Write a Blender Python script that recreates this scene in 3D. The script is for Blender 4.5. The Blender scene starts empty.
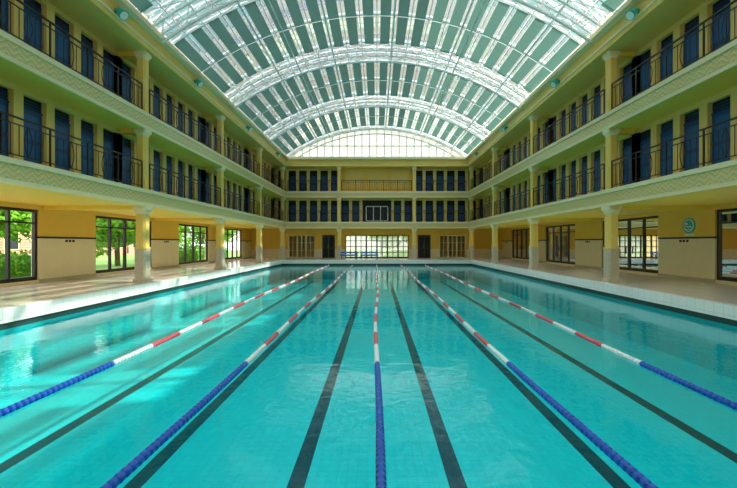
import bpy, math, random
from mathutils import Vector, Matrix
random.seed(7)
OFF=1.28   # camera eye height above deck; coordinates below are written relative to eye level
scene=bpy.context.scene

# ---------------------------------------------------------------- materials
def new_mat(name):
    m=bpy.data.materials.new(name); m.use_nodes=True
    nt=m.node_tree; nt.nodes.clear()
    out=nt.nodes.new('ShaderNodeOutputMaterial')
    return m,nt,out
def pmat(name,col,rough=0.5,metal=0.0,var=0.06,scale=3.0,bump=0.0,spec=0.5):
    m,nt,out=new_mat(name)
    b=nt.nodes.new('ShaderNodeBsdfPrincipled')
    b.inputs['Roughness'].default_value=rough; b.inputs['Metallic'].default_value=metal
    b.inputs['Specular IOR Level'].default_value=spec
    tc=nt.nodes.new('ShaderNodeTexCoord')
    n=nt.nodes.new('ShaderNodeTexNoise'); n.inputs['Scale'].default_value=scale; n.inputs['Detail'].default_value=4
    nt.links.new(tc.outputs['Object'],n.inputs['Vector'])
    mx=nt.nodes.new('ShaderNodeMix'); mx.data_type='RGBA'
    mx.inputs[6].default_value=[max(0,c*(1-var)) for c in col]+[1]
    mx.inputs[7].default_value=[min(1,c*(1+var)) for c in col]+[1]
    nt.links.new(n.outputs['Fac'],mx.inputs[0])
    nt.links.new(mx.outputs[2],b.inputs['Base Color'])
    if bump>0:
        bp=nt.nodes.new('ShaderNodeBump'); bp.inputs['Strength'].default_value=bump; bp.inputs['Distance'].default_value=0.02
        nt.links.new(n.outputs['Fac'],bp.inputs['Height']); nt.links.new(bp.outputs['Normal'],b.inputs['Normal'])
    nt.links.new(b.outputs[0],out.inputs[0])
    return m
def tile_mat(name,c1,c2,cm,size,rough=0.3,mortar=0.01,vertical=None,bumpy=0.0):
    m,nt,out=new_mat(name)
    b=nt.nodes.new('ShaderNodeBsdfPrincipled'); b.inputs['Roughness'].default_value=rough
    tc=nt.nodes.new('ShaderNodeTexCoord')
    br=nt.nodes.new('ShaderNodeTexBrick'); br.offset=0
    br.inputs['Scale'].default_value=1; br.inputs['Brick Width'].default_value=size; br.inputs['Row Height'].default_value=size
    br.inputs['Mortar Size'].default_value=mortar
    br.inputs['Color1'].default_value=[*c1,1]; br.inputs['Color2'].default_value=[*c2,1]; br.inputs['Mortar'].default_value=[*cm,1]
    src=tc.outputs['Object']
    if vertical:
        sp=nt.nodes.new('ShaderNodeSeparateXYZ'); cb=nt.nodes.new('ShaderNodeCombineXYZ')
        nt.links.new(src,sp.inputs[0])
        ad=nt.nodes.new('ShaderNodeMath'); ad.operation='ADD'
        nt.links.new(sp.outputs[0],ad.inputs[0]); nt.links.new(sp.outputs[1],ad.inputs[1])
        nt.links.new(ad.outputs[0],cb.inputs[0]); nt.links.new(sp.outputs[2],cb.inputs[1]); src=cb.outputs[0]
    nt.links.new(src,br.inputs['Vector'])
    nt.links.new(br.outputs['Color'],b.inputs['Base Color'])
    nt.links.new(b.outputs[0],out.inputs[0])
    return m
def glass_mat(name,tint=(1,1,1),frost=0.0,ior=1.45,rough=0.0):
    m,nt,out=new_mat(name)
    t=nt.nodes.new('ShaderNodeBsdfTransparent'); t.inputs[0].default_value=[*tint,1]
    g=nt.nodes.new('ShaderNodeBsdfGlossy'); g.inputs['Roughness'].default_value=rough
    f=nt.nodes.new('ShaderNodeFresnel'); f.inputs[0].default_value=ior
    mx=nt.nodes.new('ShaderNodeMixShader')
    nt.links.new(f.outputs[0],mx.inputs[0]); nt.links.new(t.outputs[0],mx.inputs[1]); nt.links.new(g.outputs[0],mx.inputs[2])
    last=mx
    if frost>0:
        d=nt.nodes.new('ShaderNodeBsdfTranslucent'); d.inputs[0].default_value=[*tint,1]
        m2=nt.nodes.new('ShaderNodeMixShader'); m2.inputs[0].default_value=frost
        nt.links.new(mx.outputs[0],m2.inputs[1]); nt.links.new(d.outputs[0],m2.inputs[2]); last=m2
    nt.links.new(last.outputs[0],out.inputs[0])
    return m
def water_mat():
    m,nt,out=new_mat('pool_water')
    tc=nt.nodes.new('ShaderNodeTexCoord')
    n=nt.nodes.new('ShaderNodeTexNoise'); n.inputs['Scale'].default_value=0.9; n.inputs['Detail'].default_value=3; n.inputs['Distortion'].default_value=0.4
    n2=nt.nodes.new('ShaderNodeTexNoise'); n2.inputs['Scale'].default_value=7; n2.inputs['Detail'].default_value=2
    nt.links.new(tc.outputs['Object'],n.inputs['Vector']); nt.links.new(tc.outputs['Object'],n2.inputs['Vector'])
    b1=nt.nodes.new('ShaderNodeBump'); b1.inputs['Strength'].default_value=0.22; b1.inputs['Distance'].default_value=0.06
    b2=nt.nodes.new('ShaderNodeBump'); b2.inputs['Strength'].default_value=0.30; b2.inputs['Distance'].default_value=0.012
    nt.links.new(n.outputs['Fac'],b1.inputs['Height']); nt.links.new(n2.outputs['Fac'],b2.inputs['Height'])
    nt.links.new(b1.outputs[0],b2.inputs['Normal'])
    t=nt.nodes.new('ShaderNodeBsdfTransparent'); t.inputs[0].default_value=(0.55,0.97,0.97,1)
    g=nt.nodes.new('ShaderNodeBsdfGlossy'); g.inputs['Roughness'].default_value=0.03; g.inputs[0].default_value=(0.85,0.98,1,1)
    f=nt.nodes.new('ShaderNodeFresnel'); f.inputs[0].default_value=1.25
    nt.links.new(b2.outputs[0],f.inputs['Normal']); nt.links.new(b2.outputs[0],g.inputs['Normal'])
    mx=nt.nodes.new('ShaderNodeMixShader')
    nt.links.new(f.outputs[0],mx.inputs[0]); nt.links.new(t.outputs[0],mx.inputs[1]); nt.links.new(g.outputs[0],mx.inputs[2])
    nt.links.new(mx.outputs[0],out.inputs[0])
    return m
def frieze_mat():
    m,nt,out=new_mat('mosaic_frieze')
    b=nt.nodes.new('ShaderNodeBsdfPrincipled'); b.inputs['Roughness'].default_value=0.35
    tc=nt.nodes.new('ShaderNodeTexCoord'); sp=nt.nodes.new('ShaderNodeSeparateXYZ'); nt.links.new(tc.outputs['Object'],sp.inputs[0])
    def M(op,a,bb=None,c=None):
        k=nt.nodes.new('ShaderNodeMath'); k.operation=op
        for i,v in enumerate((a,bb,c)):
            if v is None: continue
            if isinstance(v,(int,float)): k.inputs[i].default_value=v
            else: nt.links.new(v,k.inputs[i])
        return k.outputs[0]
    u=M('ADD',sp.outputs[0],sp.outputs[1])
    pp=M('PINGPONG',u,0.15)
    w=M('ADD',M('MULTIPLY',pp,0.8),sp.outputs[2])
    st=M('FRACT',M('MULTIPLY',w,8.0))
    k=M('GREATER_THAN',st,0.62)
    k2=M('LESS_THAN',st,0.22)
    m1=nt.nodes.new('ShaderNodeMix'); m1.data_type='RGBA'
    m1.inputs[6].default_value=(0.78,0.55,0.16,1); m1.inputs[7].default_value=(0.52,0.47,0.27,1)
    nt.links.new(k,m1.inputs[0])
    m2=nt.nodes.new('ShaderNodeMix'); m2.data_type='RGBA'; m2.inputs[7].default_value=(0.82,0.66,0.32,1)
    nt.links.new(k2,m2.inputs[0]); nt.links.new(m1.outputs[2],m2.inputs[6])
    nt.links.new(m2.outputs[2],b.inputs['Base Color']); nt.links.new(b.outputs[0],out.inputs[0])
    return m
def translucent_mat(name,col,tr):
    m,nt,out=new_mat(name)
    d=nt.nodes.new('ShaderNodeBsdfDiffuse'); d.inputs[0].default_value=[*col,1]
    t=nt.nodes.new('ShaderNodeBsdfTranslucent'); t.inputs[0].default_value=[*col,1]
    mx=nt.nodes.new('ShaderNodeMixShader'); mx.inputs[0].default_value=tr
    nt.links.new(d.outputs[0],mx.inputs[1]); nt.links.new(t.outputs[0],mx.inputs[2]); nt.links.new(mx.outputs[0],out.inputs[0])
    return m

YEL=pmat('yellow_paint',(0.82,0.56,0.13),0.5)
YEL2=pmat('ochre_yellow_paint',(0.86,0.52,0.06),0.5)
FIN=pmat('olive_cream_paint',(0.80,0.59,0.18),0.55)
SOF=pmat('soffit_yellow',(0.95,0.66,0.09),0.5)
CREAM=pmat('cream_plaster',(0.85,0.72,0.45),0.5)
WHITE=pmat('white_paint',(0.82,0.83,0.80),0.4)
STEEL=pmat('white_steel',(0.70,0.76,0.76),0.4)
BLACK=pmat('black_iron',(0.010,0.010,0.014),0.4)
FRAME=pmat('dark_window_frame',(0.02,0.016,0.018),0.4)
BLUE=pmat('navy_door_paint',(0.008,0.060,0.20),0.45,spec=0.3)
BLUE2=pmat('navy_door_panel',(0.014,0.10,0.30),0.45,spec=0.3)
DARK=pmat('dark_louvre',(0.008,0.014,0.022),0.6,spec=0.3)
BRASS=pmat('brass',(0.7,0.5,0.2),0.25,1.0)
GREYM=tile_mat('column_base_mosaic',(0.58,0.48,0.32),(0.46,0.40,0.29),(0.5,0.44,0.34),0.05,0.3,0.004,True)
FRZ=frieze_mat()
DECK=tile_mat('deck_mosaic',(0.66,0.58,0.54),(0.60,0.54,0.51),(0.50,0.45,0.43),0.16,0.18,0.006)
COPE=tile_mat('coping_tile',(0.82,0.81,0.78),(0.78,0.77,0.74),(0.62,0.61,0.59),0.25,0.25,0.006,True)
POOLT=tile_mat('pool_turquoise_tile',(0.012,0.64,0.67),(0.010,0.60,0.64),(0.010,0.55,0.59),0.12,0.4,0.006)
POOLW=tile_mat('pool_wall_tile',(0.02,0.58,0.60),(0.018,0.54,0.57),(0.015,0.48,0.52),0.12,0.4,0.006,True)
LINE=pmat('lane_line_tile',(0.002,0.022,0.045),0.4)
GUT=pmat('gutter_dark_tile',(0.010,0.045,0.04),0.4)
WATER=water_mat()
RGLASS=glass_mat('roof_glass',(0.88,0.96,0.95),0.10)
WGLASS=glass_mat('window_glass',(0.93,0.97,0.95),0.0)
FGLASS=glass_mat('frosted_glass',(0.42,0.45,0.42),0.6)
SLAT=translucent_mat('green_grey_blind',(0.125,0.235,0.20),0.30)
RBLUE=pmat('rope_blue',(0.008,0.08,0.45),0.3)
RRED=pmat('rope_red',(0.62,0.09,0.11),0.3)
RWHT=pmat('rope_white',(0.70,0.78,0.78),0.3)
TEAL=pmat('teal_plastic',(0.02,0.45,0.42),0.3)
LEAF=translucent_mat('leaves',(0.20,0.46,0.05),0.4)
LEAF2=translucent_mat('leaves_dark',(0.08,0.27,0.04),0.35)
BARK=pmat('bark',(0.12,0.08,0.05),0.8,bump=0.4)
GRASS=pmat('lawn',(0.16,0.36,0.06),0.9,var=0.3,scale=6)
BRICK=tile_mat('brick',(0.45,0.16,0.09),(0.38,0.13,0.08),(0.5,0.42,0.35),0.25,0.8,0.02,True)
BENCHB=pmat('bench_blue',(0.02,0.14,0.55),0.35)

# ---------------------------------------------------------------- mesh builder
class MB:
    def __init__(s): s.v=[];s.f=[];s.m=[]
    def box(s,x0,x1,y0,y1,z0,z1,m=0):
        if x0>x1:x0,x1=x1,x0
        if y0>y1:y0,y1=y1,y0
        if z0>z1:z0,z1=z1,z0
        b=len(s.v)
        s.v+=[(x0,y0,z0),(x1,y0,z0),(x1,y1,z0),(x0,y1,z0),(x0,y0,z1),(x1,y0,z1),(x1,y1,z1),(x0,y1,z1)]
        for f in ((0,3,2,1),(4,5,6,7),(0,1,5,4),(1,2,6,5),(2,3,7,6),(3,0,4,7)):
            s.f.append([b+i for i in f]); s.m.append(m)
    def quad(s,a,b_,c,d,m=0):
        b=len(s.v); s.v+=[tuple(a),tuple(b_),tuple(c),tuple(d)]; s.f.append([b,b+1,b+2,b+3]); s.m.append(m)
    def tube(s,pts,r,m=0,n=6):
        pts=[Vector(p) for p in pts]; b=len(s.v)
        for i,p in enumerate(pts):
            d=(pts[min(i+1,len(pts)-1)]-pts[max(i-1,0)]).normalized()
            up=Vector((0,0,1)) if abs(d.z)<0.9 else Vector((1,0,0))
            a=d.cross(up).normalized(); c=d.cross(a).normalized()
            for k in range(n):
                t=2*math.pi*k/n+math.pi/n
                s.v.append(tuple(p+a*math.cos(t)*r+c*math.sin(t)*r))
        for i in range(len(pts)-1):
            for k in range(n):
                s.f.append([b+i*n+k,b+i*n+(k+1)%n,b+(i+1)*n+(k+1)%n,b+(i+1)*n+k]); s.m.append(m)
        s.f.append([b+k for k in range(n)]); s.m.append(m)
        e=b+(len(pts)-1)*n
        s.f.append([e+k for k in reversed(range(n))]); s.m.append(m)
    def lathe(s,origin,axis,prof,m=0,n=12):
        o=Vector(origin); ax=Vector(axis).normalized()
        up=Vector((0,0,1)) if abs(ax.z)<0.9 else Vector((1,0,0))
        a=ax.cross(up).normalized(); c=ax.cross(a).normalized(); b=len(s.v)
        for t,r in prof:
            for k in range(n):
                th=2*math.pi*k/n
                s.v.append(tuple(o+ax*t+a*math.cos(th)*r+c*math.sin(th)*r))
        for i in range(len(prof)-1):
            for k in range(n):
                s.f.append([b+i*n+k,b+i*n+(k+1)%n,b+(i+1)*n+(k+1)%n,b+(i+1)*n+k]); s.m.append(m)
        s.f.append([b+k for k in range(n)]); s.m.append(m)
        e=b+(len(prof)-1)*n
        s.f.append([e+k for k in reversed(range(n))]); s.m.append(m)
    def prism(s,cx,cy,w,z0,z1,ch=0.04,m=0,w1=None):
        w1=w if w1 is None else w1
        b=len(s.v)
        for z,ww in ((z0,w),(z1,w1)):
            h=ww/2
            for x,y in ((h-ch,-h),(h,-h+ch),(h,h-ch),(h-ch,h),(-h+ch,h),(-h,h-ch),(-h,-h+ch),(-h+ch,-h)):
                s.v.append((cx+x,cy+y,z))
        for k in range(8):
            s.f.append([b+k,b+(k+1)%8,b+8+(k+1)%8,b+8+k]); s.m.append(m)
        s.f.append([b+k for k in reversed(range(8))]); s.m.append(m)
        s.f.append([b+8+k for k in range(8)]); s.m.append(m)
    def obj(s,name,mats,parent=None,origin=(0,0,0),off=True,smooth=False):
        ox,oy,oz=origin; dz=OFF if off else 0
        me=bpy.data.meshes.new(name)
        me.from_pydata([(x-ox,y-oy,z-oz) for x,y,z in s.v],[],s.f)
        for mt in mats: me.materials.append(mt)
        me.polygons.foreach_set('material_index',s.m)
        if smooth: me.polygons.foreach_set('use_smooth',[True]*len(s.f))
        me.update()
        o=bpy.data.objects.new(name,me); scene.collection.objects.link(o)
        if parent: o.parent=parent; o.location=(ox,oy,oz)
        else: o.location=(ox,oy,oz+dz)
        return o
def empty(name,loc=(0,0,0)):
    e=bpy.data.objects.new(name,None); scene.collection.objects.link(e); e.location=(loc[0],loc[1],loc[2]+OFF); return e

# frame mapping for galleries: L,R sides, B back
RAILX=7.5; BACKY=32.6
def FB(mb,fr,u0,u1,d0,d1,z0,z1,m=0):
    if fr=='B': mb.box(u0,u1,BACKY+d0,BACKY+d1,z0,z1,m)
    else:
        s=1 if fr=='R' else -1
        mb.box(s*(RAILX+d0),s*(RAILX+d1),u0,u1,z0,z1,m)
def FP(fr,u,d,z):
    if fr=='B': return (u,BACKY+d,z)
    s=1 if fr=='R' else -1
    return (s*(RAILX+d),u,z)

DZ=-1.28; WZ=-1.70; PB=-2.80
PX=7.36; PY0=0.9; PY1=30.9
WX=10.9; BWY=34.7; FY=-6.3
CT=0.11   # coping thickness behind the waterline

# ---------------------------------------------------------------- floor and pool
mb=MB()
FB0=PB-0.12
for s in (1,-1): mb.box(s*(PX+CT),s*(WX+0.25),FY,BWY+0.2,FB0,DZ)
mb.box(-PX-CT,PX+CT,FY,PY0-CT,FB0,DZ)
mb.box(-PX-CT,PX+CT,PY1+CT,BWY+0.2,FB0,DZ)
mb.obj('floor',[DECK])

pool=empty('swimming_pool')
mb=MB()
mb.box(-PX,PX,PY0,PY1,PB-0.1,PB,0)
for s in (1,-1): mb.box(s*PX,s*(PX+CT),PY0-CT,PY1+CT,PB-0.1,WZ-0.01,1)
mb.box(-PX,PX,PY0-CT,PY0,PB-0.1,WZ-0.01,1); mb.box(-PX,PX,PY1,PY1+CT,PB-0.1,WZ-0.01,1)
mb.obj('basin',[POOLT,POOLW],pool)
mb=MB()
GH=0.13
for s in (1,-1):
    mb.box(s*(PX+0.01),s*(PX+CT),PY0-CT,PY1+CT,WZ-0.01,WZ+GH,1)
    mb.box(s*(PX-0.05),s*(PX+CT),PY0-CT,PY1+CT,WZ+GH,DZ,0)
for y0,y1,a in ((PY0-CT,PY0,1),(PY1,PY1+CT,-1)):
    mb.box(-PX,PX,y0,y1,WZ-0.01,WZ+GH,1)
    if a==1: mb.box(-PX+.05,PX-.05,y0,y1+0.05,WZ+GH,DZ,0)
    else: mb.box(-PX+.05,PX-.05,y0-0.05,y1,WZ+GH,DZ,0)
mb.obj('coping',[COPE,GUT],pool)
mb=MB()
for k in (-2.5,-1.5,-0.5,0.5,1.5,2.5):
    x=k*1.87
    mb.box(x-0.10,x+0.10,PY0+1.0,PY1-1.2,PB,PB+0.006)
    mb.box(x-0.5,x+0.5,PY1-1.44,PY1-1.2,PB,PB+0.006)
mb.obj('lane_lines',[LINE],pool)
mb=MB(); mb.quad((-PX-0.02,PY0-.02,WZ),(PX+0.02,PY0-.02,WZ),(PX+0.02,PY1+.02,WZ),(-PX-0.02,PY1+.02,WZ))
mb.obj('water',[WATER],pool)

# lane ropes
for k in (-2,-1,0,1,2):
    x=k*1.87; mb=MB()
    y=PY0+0.15
    mb.tube([(x,PY0,WZ+0.02),(x,PY1,WZ+0.02)],0.01,3,5)
    while y<PY1-0.15:
        if y<5.6: m=0
        else: m=2 if int((y-5.6)/0.95)%2==0 else 1
        xx=x+0.03*math.sin(y*0.55+k)
        far=y>16
        p=0.075 if not far else 0.15
        ln=0.85*p
        mb.lathe((xx,y,WZ+0.012),(0,1,0),[(0,0.022),(ln*0.2,0.038),(ln*0.8,0.038),(ln,0.022)],m,8 if far else 12)
        y+=p
    mb.obj('lane_rope',[RBLUE,RRED,RWHT,BLACK],None,(x,PY0,WZ))

# ---------------------------------------------------------------- ground-floor walls, windows
piers=[(-6.3,-3.9),(-0.1,2.5),(6.4,9.0),(12.9,15.5),(19.4,22.0),(25.9,28.5),(32.4,34.9)]
WT=1.08
wn=1
for side,s in (('left',-1),('right',1)):
    mb=MB()
    for a,b in piers:
        mb.box(s*WX,s*(WX+0.25),a,b,DZ,0.16,1)
        mb.box(s*(WX-0.015),s*(WX+0.25),a,b,0.16,0.22,3)
        mb.box(s*WX,s*(WX+0.25),a,b,0.22,WT,0)
        mb.box(s*(WX-0.03),s*WX,a,b,DZ,DZ+0.12,2)
        for j in range(3):
            yy=(a+b)/2+(j-1)*0.16
            mb.box(s*(WX-0.012),s*WX,yy-0.05,yy+0.05,0.04,0.12,3)
    mb.box(s*WX,s*(WX+0.25),FY,34.9,WT,1.22,0)
    mb.box(s*(WX),s*(WX+0.25),FY,34.9,1.22,6.25,0)
    for a,b in zip(piers[:-1],piers[1:]):
        mb.box(s*WX,s*(WX+0.25),a[1],b[0],DZ,DZ+0.10,1)
    mb.obj('wall_'+side,[YEL2,CREAM,GREYM,DARK])
    for a,b in zip(piers[:-1],piers[1:]):
        y0,y1=a[1],b[0]; z0,z1=DZ+0.10,WT
        mb=MB(); x0,x1=s*(WX+0.06),s*(WX+0.16)
        w=(y1-y0)
        mb.box(x0,x1,y0,y0+0.09,z0,z1); mb.box(x0,x1,y1-0.09,y1,z0,z1)
        mb.box(x0,x1,y0+.09,y1-.09,z1-0.09,z1); mb.box(x0,x1,y0+.09,y1-.09,z0,z0+0.12)
        for f,t in ((0.25,0.07),(0.5,0.11),(0.75,0.07)):
            yy=y0+w*f; mb.box(x0,x1,yy-t/2,yy+t/2,z0+.12,z1-.09)
        mb.box(x0,x1,y0+0.09,y1-0.09,0.62,0.67)
        for yy in (y0+w*0.5-0.12,y0+w*0.5+0.12):
            mb.box(s*(WX+0.02),s*(WX+0.06),yy-0.015,yy+0.015,-0.45,-0.15)
        xm=s*(WX+0.11)
        mb.quad((xm,y0+.09,z0+.12),(xm,y1-.09,z0+.12),(xm,y1-.09,z1-.09),(xm,y0+.09,z1-.09),1)
        mb.obj('window_%d'%wn,[FRAME,WGLASS]); wn+=1

# back wall ground floor
mb=MB()
ops=[(-7.7,-5.4),(-4.75,-3.65),(-2.75,2.75),(3.55,4.65),(5.4,7.7)]
xs=-10.9
OT=0.72
for a,b in ops+[(10.9,10.9)]:
    mb.box(xs,a,BWY,BWY+0.25,DZ,-0.5,1); mb.box(xs,a,BWY,BWY+0.25,-0.5,OT,0); xs=b
mb.box(-10.9,10.9,BWY,BWY+0.25,OT,1.22,0)
mb.box(-10.9,10.9,BWY+0.0,BWY+0.25,1.22,6.25,0)
for s in (-1,1):  # roofed boxes added behind the wall so its side windows look dark
    xa,xb=s*3.2,s*10.9
    mb.box(xa,xb,BWY+2.6,BWY+2.75,DZ,1.2,0)
    mb.box(xa,xb,BWY+.25,BWY+2.75,1.1,1.2,1)
    mb.box(xa,xb,BWY+.25,BWY+2.75,DZ-.1,DZ,1)
    mb.box(xa,xa+s*.12,BWY+.25,BWY+2.6,DZ,1.1,0)
    mb.box(xb-s*.12,xb,BWY+.25,BWY+2.6,DZ,1.1,0)
mb.obj('wall_back',[YEL2,CREAM])
def grid_window(name,a,b,z0,z1,nx,nz,fm,gm):
    mb=MB(); y0,y1=BWY+0.06,BWY+0.14
    mb.box(a,a+.08,y0,y1,z0,z1);mb.box(b-.08,b,y0,y1,z0,z1);mb.box(a+.08,b-.08,y0,y1,z0,z0+.1);mb.box(a+.08,b-.08,y0,y1,z1-.08,z1)
    for i in range(1,nx):
        x=a+(b-a)*i/nx; t=.06 if i%2==0 else .025
        mb.box(x-t,x+t,y0,y1,z0+.1,z1-.08)
    for i in range(1,nz):
        z=z0+(z1-z0)*i/nz; mb.box(a+.08,b-.08,y0+.01,y1-.01,z-.025,z+.025)
    ym=BWY+0.1
    mb.quad((a+.08,ym,z0+.1),(b-.08,ym,z0+.1),(b-.08,ym,z1-.08),(a+.08,ym,z1-.08),1)
    mb.obj(name,[fm,gm])
grid_window('window_%d'%wn,-2.75,2.75,DZ,OT,12,4,FRAME,FGLASS); wn+=1
grid_window('window_%d'%wn,-7.7,-5.4,DZ,OT,6,3,CREAM,WGLASS); wn+=1
grid_window('window_%d'%wn,5.4,7.7,DZ,OT,6,3,CREAM,WGLASS); wn+=1
dn=1
for a,b in (ops[1],ops[3]):
    mb=MB()
    mb.box(a,a+.07,BWY+0.01,BWY+.12,DZ,OT,1);mb.box(b-.07,b,BWY+0.01,BWY+.12,DZ,OT,1);mb.box(a+.07,b-.07,BWY+.01,BWY+.12,OT-.07,OT,1)
    m_=(a+b)/2
    for p,q in ((a+.07,m_-.005),(m_+.005,b-.07)):
        mb.box(p,q,BWY+.05,BWY+.10,DZ+.01,OT-.07,0)
        for z0,z1 in ((-1.1,-0.5),(-0.35,0.5)):
            mb.box(p+.08,q-.08,BWY+.035,BWY+.05,z0,z1,2)
    mb.box(m_-.06,m_-.04,BWY-.01,BWY+.035,-0.4,-0.15,3)
    mb.obj('door_%d'%dn,[BLACK,FRAME,DARK,BRASS]); dn+=1
# front wall (behind the viewpoint)
mb=MB(); mb.box(-WX,WX,FY-0.25,FY,DZ,6.25,0)
for i in range(-3,4):
    mb.box(i*3-0.8,i*3+0.8,FY,FY+0.04,DZ,0.9,1)
mb.obj('wall_front',[YEL,CREAM])

# ---------------------------------------------------------------- balconies
colsY=[0.16,6.66,13.16,19.66,26.16,32.66]
PITCH=6.5/7
def railing(mb,fr,u0,u1,z0):
    d=0.10; h=0.92; q=1.5 if fr=='B' else 1.15
    def T(u,z,dd=d): return FP(fr,u,dd,z)
    FB(mb,fr,u0,u1,d-.022,d+.022,z0+h-.03*q,z0+h)
    FB(mb,fr,u0,u1,d-.010,d+.010,z0+h-.17,z0+h-.17+.02*q)
    FB(mb,fr,u0,u1,d-.010,d+.010,z0+.10,z0+.10+.02*q)
    n=max(2,round((u1-u0)/1.25)); st=(u1-u0)/n
    for i in range(n+1):
        u=u0+st*i
        FB(mb,fr,u-.015*q,u+.015*q,d-.015,d+.015,z0,z0+h-.03)
    for i in range(n):
        a=u0+st*i
        for k in range(1,6):
            u=a+st*k/6
            FB(mb,fr,u-.006*q,u+.006*q,d-.006,d+.006,z0+.12,z0+h-.15)
        uc=a+st/2
        for sg in (1,-1):
            pts=[T(uc+sg*0.10*math.sin(math.pi*t/8),z0+.12+(h-.27)*t/8,d-.02) for t in range(9)]
            mb.tube(pts,0.009,0,4)
def cabins(mb,fr,u0,u1,z0,z1,skip=None):
    n=max(1,round((u1-u0)/PITCH)); st=(u1-u0)/n
    FB(mb,fr,u0,u1,1.14,1.28,z0,z1,0)
    FB(mb,fr,u0,u1,0.98,1.14,z1-.14,z1,1)
    for i in range(n+1):
        u=u0+st*i
        FB(mb,fr,u-.13,u+.13,0.96,1.14,z0,z1-.14,1)
        FB(mb,fr,u-.15,u+.15,.94,1.14,z0,z0+.14,1)
    for i in range(n):
        a=u0+st*i+.13; b=u0+st*(i+1)-.13; c=(a+b)/2
        if skip and skip[0]<c<skip[1]: continue
        dh=z1-.14
        FB(mb,fr,a,b,1.08,1.13,z0+.02,z0+1.52,2)
        FB(mb,fr,a,b,1.06,1.13,z0+1.52,z0+1.56,2)
        FB(mb,fr,a,b,1.10,1.13,z0+1.56,dh,4)
        for zz in range(3):
            FB(mb,fr,a,b,1.08,1.10,z0+1.60+zz*.07,z0+1.62+zz*.07,2)
        FB(mb,fr,a+.10,b-.10,1.068,1.08,z0+.15,z0+.70,3)
        FB(mb,fr,a+.10,b-.10,1.068,1.08,z0+.82,z0+1.42,3)
        FB(mb,fr,b-.07,b-.03,1.04,1.08,z0+.74,z0+.79,5)
levels=[(1.22,1.75,3.73),(3.73,4.24,6.25)]
for lv,(zs,zf,zc) in enumerate(levels):
    for fr in 'LRB':
        bal=empty('balcony',FP(fr,16,0,zs) if fr!='B' else (0,BACKY,zs))
        ox,oy,oz=bal.location.x,bal.location.y,bal.location.z-OFF
        def put(mb,nm,mats):
            o=mb.obj(nm,mats,bal,(0,0,0)); o.location=(-ox,-oy,-oz); return o
        if fr=='B': U0,U1=-RAILX,RAILX
        else: U0,U1=FY,BWY
        mb=MB()
        dep=3.4 if fr!='B' else BWY-BACKY
        UE=U1 if fr=='B' else BACKY
        FB(mb,fr,U0,U1,0.04,dep,zs+.05,zf-.02,0)
        FB(mb,fr,U0,U1,0.04,dep,zs,zs+.05,1)
        FB(mb,fr,U0,UE,0.0,0.04,zs,zs+.10,2)
        FB(mb,fr,U0,UE,-0.01,0.04,zs+.10,zf-.12,3)
        FB(mb,fr,U0,UE,-0.05,0.16,zf-.12,zf,2)
        cs=colsY if fr!='B' else [-3.1,3.05]
        if lv==0 and fr!='B':
            for c in cs[:-1]: FB(mb,fr,c-.15,c+.15,0.3,3.35,zs-.12,zs,1)
        for c in cs[:-1] if fr!='B' else cs:
            FB(mb,fr,c-.13,c+.13,0.3,.92,zc-.14,zc,1)
        put(mb,'slab',[YEL,SOF,CREAM,FRZ])
        mb=MB()
        if fr!='B':
            ed=[FY]+colsY
        else: ed=[-7.5,-3.1,3.05,7.5]
        for a,b in zip(ed[:-1],ed[1:]):
            railing(mb,fr,a+(.22 if a!=FY else 0.02),b-.22,zf)
        put(mb,'railing',[BLACK])
        mb=MB()
        if fr!='B':
            for a,b in zip(ed[:-1],ed[1:]): cabins(mb,fr,a,b,zf,zc)
            cabins(mb,fr,32.66,33.55,zf,zc)
        else:
            cabins(mb,fr,-8.45,-3.1,zf,zc); cabins(mb,fr,3.05,8.45,zf,zc)
            if lv==0:
                cabins(mb,fr,-3.1,3.05,zf,zc,(-1.4,1.4))
                FB(mb,fr,-1.2,1.2,0.9,1.1,zf,zc-.14,4)
                FB(mb,fr,-.9,.9,.87,.9,zf+.1,zf+.16,6); FB(mb,fr,-.9,.9,.87,.9,zf+1.3,zf+1.36,6)
                for x in (-.9,-.3,.3,.9): FB(mb,fr,x-.03,x+.03,.87,.9,zf+.16,zf+1.3,6)
            else:
                FB(mb,fr,-3.1,3.05,0.8,1.2,zf,zc,7)
                for x in (-1.9,0,1.9): FB(mb,fr,x-.75,x+.75,.77,.8,zf+.4,zc-.25,0)
        if fr=='B': mats=[YEL,FIN,DARK,BLUE,DARK,BRASS,WHITE,YEL2]
        else: mats=[YEL,FIN,BLUE,BLUE2,DARK,BRASS,WHITE,YEL2]
        put(mb,'changing_cabins',mats)

# roof cornice (belongs to the building shell)
mb=MB()
for s in (1,-1):
    mb.box(s*(RAILX-.12),s*(WX+.25),FY,BWY+.25,6.25,6.80,0)
    mb.box(s*(RAILX-.35),s*(RAILX+.2),FY,BWY,6.80,6.95,1)
    mb.box(s*(RAILX-.16),s*(RAILX-.12),FY,BACKY-.1,6.40,6.46,1)
mb.box(-RAILX+.12,RAILX-.12,BACKY-.12,BWY+.25,6.25,6.80,0)
mb.box(-RAILX+.35,RAILX-.35,BACKY-.3,BACKY+.2,6.80,6.95,1)
mb.box(-RAILX+.12,RAILX-.12,FY-.25,FY+.2,6.25,6.95,0)
mb.obj('trim_1',[YEL,CREAM])

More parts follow.
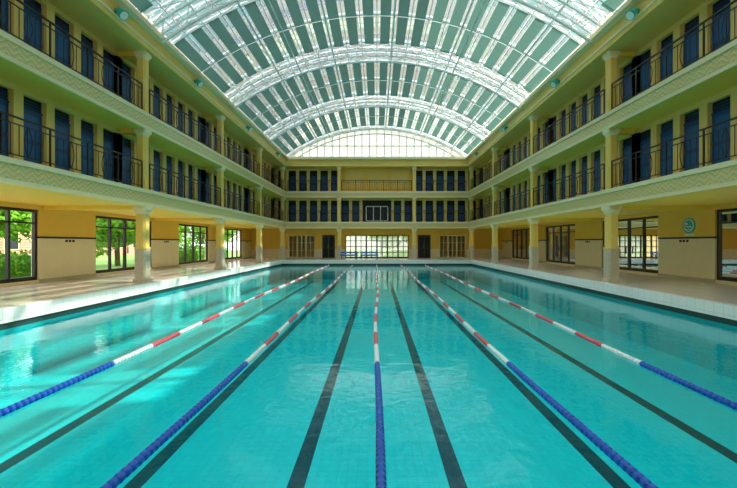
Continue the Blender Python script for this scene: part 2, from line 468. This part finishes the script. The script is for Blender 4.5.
# ---------------------------------------------------------------- columns
def column(x,y):
    mb=MB()
    mb.prism(x,y,0.44,DZ,DZ+.12,.03,1)
    mb.prism(x,y,0.37,DZ+.12,-0.18,.05,1)
    mb.prism(x,y,0.40,-0.18,-0.13,.05,0)
    mb.prism(x,y,0.33,-0.13,0.95,.06,0)
    mb.prism(x,y,0.33,0.95,1.09,.06,2,0.43)
    mb.prism(x,y,0.46,1.09,1.22,.04,2)
    for z0,z1 in ((1.22,3.73),(3.73,6.25)):
        mb.prism(x,y,0.40,z0,z0+.55,.04,0)
        mb.prism(x,y,0.29,z0+.55,z1-.22,.05,0)
        mb.prism(x,y,0.29,z1-.22,z1-.12,.05,2,.38)
        mb.prism(x,y,0.40,z1-.12,z1,.03,2)
    mb.obj('column',[YEL,GREYM,CREAM],None,(x,y,DZ))
for s in (-1,1):
    for y in colsY: column(s*7.71,y)
for x in (-3.1,3.05): column(x,BACKY+.2)

# ---------------------------------------------------------------- vaulted glass roof
HW=7.3; SP=6.95; AP=9.35
rise=AP-SP; R=(HW*HW+rise*rise)/(2*rise); CZ=AP-R; TH=math.asin(HW/R)
def V(t,y,dr=0): return (math.sin(t)*(R+dr),y,CZ+math.cos(t)*(R+dr))
roof=empty('ceiling')
N=22; RY0=FY; RY1=BACKY+.1
mb=MB()
for i in range(N):
    a=-TH+2*TH*i/N; b=-TH+2*TH*(i+1)/N
    mb.quad(V(a,RY0,.10),V(b,RY0,.10),V(b,RY1,.10),V(a,RY1,.10))
mb.obj('glass_panes',[RGLASS],roof)
mb=MB()
for i in range(N+1):
    t=-TH+2*TH*i/N
    mb.tube([V(t,RY0,.05),V(t,RY1,.05)],0.022 if i%4 else 0.05,0,5)
ribs=[c for c in [-6.3]+colsY]
arc=lambda y,dr,n=32:[V(-TH+2*TH*k/n,y,dr) for k in range(n+1)]
for c in ribs:
    for dy in (-.25,.25):
        mb.tube(arc(c+dy,0.0),0.045,0,6)
    mb.tube(arc(c,-0.42),0.055,0,6)
    n=32
    for k in range(n):
        t=-TH+2*TH*k/n; t2=-TH+2*TH*(k+1)/n; s1=.25 if k%2 else -.25
        mb.tube([V(t,c,-.42),V(t2,c+s1,0)],0.018,0,4)
        mb.tube([V(t,c+.25,0),V(t,c-.25,0)],0.018,0,4)
for a,b in zip(ribs[:-1],ribs[1:]):
    for f in (0.16,0.5,0.84):
        y=a+(b-a)*f
        mb.tube(arc(y,.04),0.03 if f!=0.5 else .035,0,5)
    n=8
    for k in range(n):
        t=-TH+2*TH*k/n; t2=-TH+2*TH*(k+1)/n
        for y0,y1 in ((a+.27,a+(b-a)*.16),(b-.27,b-(b-a)*.16)):
            mb.tube([V(t,y0,.0),V(t2,y1,.0)],0.016,0,4); mb.tube([V(t2,y0,.0),V(t,y1,.0)],0.016,0,4)
for t in (-TH*.5,TH*.5):
    mb.tube([V(t,RY0,-.42),V(t,RY1,-.42)],0.03,0,5)
mb.obj('steel_frame',[STEEL],roof)
mb=MB()
for a,b in zip(ribs[:-1],ribs[1:]):
    y0=a+(b-a)*.14+.05; y1=b-(b-a)*.14-.05
    for i in range(N):
        tc=-TH+2*TH*(i+.5)/N; hw=TH/N*0.60
        for ya,yb in ((y0,(y0+y1)/2-.03),((y0+y1)/2+.03,y1)):
            mb.quad(V(tc-hw,ya,-.02),V(tc+hw,ya,-.02),V(tc+hw,yb,-.02),V(tc-hw,yb,-.02))
mb.obj('sun_blinds',[SLAT],roof)
# gable end
mb=MB()
n=24
g_y=RY1
mb.box(-HW,HW,g_y-.06,g_y+.06,SP,SP+.14,0)
mb.tube(arc(g_y,0.02),0.10,0,6)
for k in range(1,n):
    x=-HW+2*HW*k/n; zt=CZ+math.sqrt(R*R-x*x)
    mb.box(x-.04,x+.04,g_y-.04,g_y+.04,SP+.14,zt,0)
zt=SP+1.0; xe=math.sqrt(R*R-(zt-CZ)**2)
mb.box(-xe,xe,g_y-.035,g_y+.035,zt-.04,zt+.04,0)
for k in range(n):
    x0=-HW+2*HW*k/n; x1=-HW+2*HW*(k+1)/n
    z0=CZ+math.sqrt(max(0,(R+.1)**2-x0*x0)); z1=CZ+math.sqrt(max(0,(R+.1)**2-x1*x1))
    mb.quad((x0,g_y,SP),(x1,g_y,SP),(x1,g_y,z1),(x0,g_y,z0),1)
mb.obj('gable_window',[STEEL,FGLASS],roof)

# ---------------------------------------------------------------- spotlights
for s in (-1,1):
    for y in (5.2,11.3,16.2,22.6,29.2):
        mb=MB(); x=s*(RAILX-.22)
        mb.box(x-s*.02,x+s*.12,y-.05,y+.05,6.50,6.60,0)
        ax=(-s*.75,-.1,-.65)
        mb.lathe((x,y,6.55),ax,[(-.08,.05),(-.05,.09),(.08,.10),(.14,.14),(.20,.15),(.20,.13)],1,14)
        a=Vector(ax).normalized()
        mb.lathe(Vector((x,y,6.55))+a*.195,ax,[(0,.12),(.01,.12)],2,14)
        mb.obj('spotlight',[BLACK,TEAL,WHITE],None,(x,y,6.55))

# ---------------------------------------------------------------- sign on the right pier
mb=MB()
mb.lathe((WX,13.95,.62),(-1,0,0),[(0,.27),(.03,.27),(.03,.25)],0,32)
mb.lathe((WX-.03,13.95,.62),(-1,0,0),[(0,.22),(.004,.22)],1,32)
mb.lathe((WX-.034,13.95,.62),(-1,0,0),[(0,.19),(.004,.19)],0,32)
mb.lathe((WX-.038,14.03,.68),(-1,0,0),[(0,.045),(.004,.045)],1,16)
mb.tube([(WX-.04,13.80,.52),(WX-.04,13.88,.60),(WX-.04,13.98,.56),(WX-.04,14.08,.60)],.018,1,6)
mb.tube([(WX-.04,13.82,.46),(WX-.04,13.92,.50),(WX-.04,14.0,.46),(WX-.04,14.1,.50)],.012,1,6)
mb.box(WX-.03,WX,13.75,14.15,.26,.32,1)
mb.obj('wall_sign',[TEAL,WHITE])

# blue benches at far end
for x in (-2.2,-0.6):
    mb=MB(); y=31.75
    for k in range(3): mb.box(x-.7,x+.7,y-.18+k*.13,y-.08+k*.13,DZ+.36,DZ+.40,0)
    mb.box(x-.7,x+.7,y-.19,y-.17,DZ+.28,DZ+.40,0)
    mb.box(x-.7,x+.7,y+.20,y+.23,DZ+.48,DZ+.60,0)
    for dx in (-.6,.6):
        mb.box(x+dx-.025,x+dx+.025,y-.16,y-.11,DZ,DZ+.36,0)
        mb.box(x+dx-.025,x+dx+.025,y+.15,y+.20,DZ,DZ+.60,0)
        mb.box(x+dx-.02,x+dx+.02,y-.11,y+.15,DZ+.30,DZ+.34,0)
    mb.obj('bench',[BENCHB],None,(x,y,DZ))

# ---------------------------------------------------------------- outside
mb=MB(); GZ=DZ-.26
for s in (1,-1): mb.box(s*(WX+.26),s*60,-30,90,GZ-.2,GZ)
mb.box(-WX-.26,WX+.26,BWY+.26,90,GZ-.2,GZ); mb.box(-WX-.26,WX+.26,-30,FY-.26,GZ-.2,GZ)
mb.obj('ground',[GRASS])
def leafcloud(mb,c,r,n,m,sz=.16):
    for _ in range(n):
        d=Vector((random.gauss(0,1),random.gauss(0,1),random.gauss(0,1))).normalized()
        p=Vector(c)+Vector((d.x*r[0],d.y*r[1],d.z*r[2]))*(random.random()**.35)
        a=Vector((random.gauss(0,1),random.gauss(0,1),random.gauss(0,1))).normalized()
        b=a.orthogonal().normalized(); s_=sz*random.uniform(.7,1.4)
        mb.quad(p-a*s_,p-b*s_*.5,p+a*s_,p+b*s_*.5,m)
def tree_mesh():
    mb=MB()
    mb.tube([(0,0,0),(.05,.02,1.2),(-.05,.05,2.4),(.1,0,3.6)],.16,2,8)
    for k in range(5):
        a=k*1.26; mb.tube([(0,0,1.8+.25*k),(math.cos(a)*.8,math.sin(a)*.8,2.6+.25*k),(math.cos(a)*1.5,math.sin(a)*1.5,3.3+.2*k)],.06,2,6)
    for k in range(14):
        a=random.random()*6.28; rr=random.uniform(.3,1.6)
        leafcloud(mb,(math.cos(a)*rr,math.sin(a)*rr,random.uniform(.9,5.0)),(1.2,1.2,.9),330,random.choice((0,0,1)))
    return mb
tm=tree_mesh(); t0=tm.obj('tree',[LEAF,LEAF2,BARK],None); t0.location=(-18,10.5,GZ+OFF)
for i,(x,y,sc) in enumerate([(-18,15,1.1),(-20,20,1.2),(-17.5,27,1.0),(-18,35,1.2),(-26,22,1.5),(-22,13,1.4),(-17,41,1.2),(18,9.5,1.0),(18,14.5,1.0),(20,27,1.2),(18,37,1.2),(26,23,1.5),(-5,44,1.3),(5,45,1.2),(0.5,47,1.2)]):
    o=bpy.data.objects.new('tree',t0.data); scene.collection.objects.link(o)
    o.location=(x,y,GZ+OFF); o.scale=(sc,sc,sc); o.rotation_euler=(0,0,i*1.3)
for s,ya,yb in ((-1,4,18),(1,4,13.5),(-1,26,40),(1,24,40)):
    mb=MB()
    y=ya
    mb.box(s*14.9,s*15.4,ya,yb,GZ,GZ+.75,1)
    while y<yb:
        leafcloud(mb,(s*15.15,y,GZ+.65),(.5,.5,.65),170,random.choice((0,1)),.09); y+=.5
    mb.obj('hedge',[LEAF,LEAF2],None,(s*15.15,(ya+yb)/2,GZ))
for s in (-1,1):
    bld=MB(); x0,x1=s*34,s*44
    bld.box(x0,x1,28,62,GZ,GZ+9,0)
    bld.box(s*33.8,s*44.2,27.8,62.2,GZ+9,GZ+9.4,1)
    for fz in range(3):
        for k in range(10):
            y=30+k*3.2
            bld.box(s*33.9,s*34,y-.1,y+1.5,GZ+.9+fz*2.8,GZ+2.7+fz*2.8,1)
            bld.box(s*33.86,s*33.9,y+.02,y+1.38,GZ+1.0+fz*2.8,GZ+2.6+fz*2.8,2)
    bld.obj('brick_building',[BRICK,CREAM,DARK],None,(s*39,45,GZ))
mb=MB()
for s in (-1,1): mb.box(s*11.2,s*14.0,-10,44,GZ,GZ+.03)
mb.obj('path',[CREAM])

# ---------------------------------------------------------------- light
w=bpy.data.worlds.new('World'); scene.world=w; w.use_nodes=True
nt=w.node_tree; nt.nodes.clear()
o=nt.nodes.new('ShaderNodeOutputWorld'); bg=nt.nodes.new('ShaderNodeBackground')
tc=nt.nodes.new('ShaderNodeTexCoord'); sp=nt.nodes.new('ShaderNodeSeparateXYZ'); cr=nt.nodes.new('ShaderNodeValToRGB')
nt.links.new(tc.outputs['Generated'],sp.inputs[0]); nt.links.new(sp.outputs[2],cr.inputs[0]); nt.links.new(cr.outputs[0],bg.inputs[0])
cr.color_ramp.elements[0].color=(1.0,0.98,0.98,1); cr.color_ramp.elements[1].color=(0.96,0.95,1.0,1)
bg.inputs[1].default_value=2.4
nt.links.new(bg.outputs[0],o.inputs[0])
sd=bpy.data.lights.new('sun','SUN'); sd.energy=7.5; sd.angle=math.radians(1.0); sd.color=(1,.93,.80)
so=bpy.data.objects.new('sun',sd); scene.collection.objects.link(so); so.location=(20,10,30)
d=Vector((-0.66,-0.30,-0.58))
so.rotation_euler=d.to_track_quat('-Z','Y').to_euler()

# ---------------------------------------------------------------- camera
cd=bpy.data.cameras.new('camera'); co=bpy.data.objects.new('camera',cd); scene.collection.objects.link(co)
co.location=(0,0,OFF); co.rotation_euler=(math.radians(90),0,0)
cd.sensor_width=36; cd.lens=36*400/737; cd.shift_x=-0.0115; cd.shift_y=-0.001; cd.clip_start=0.05; cd.clip_end=500
scene.camera=co
scene.view_settings.view_transform='Standard'
scene.view_settings.exposure=0.45
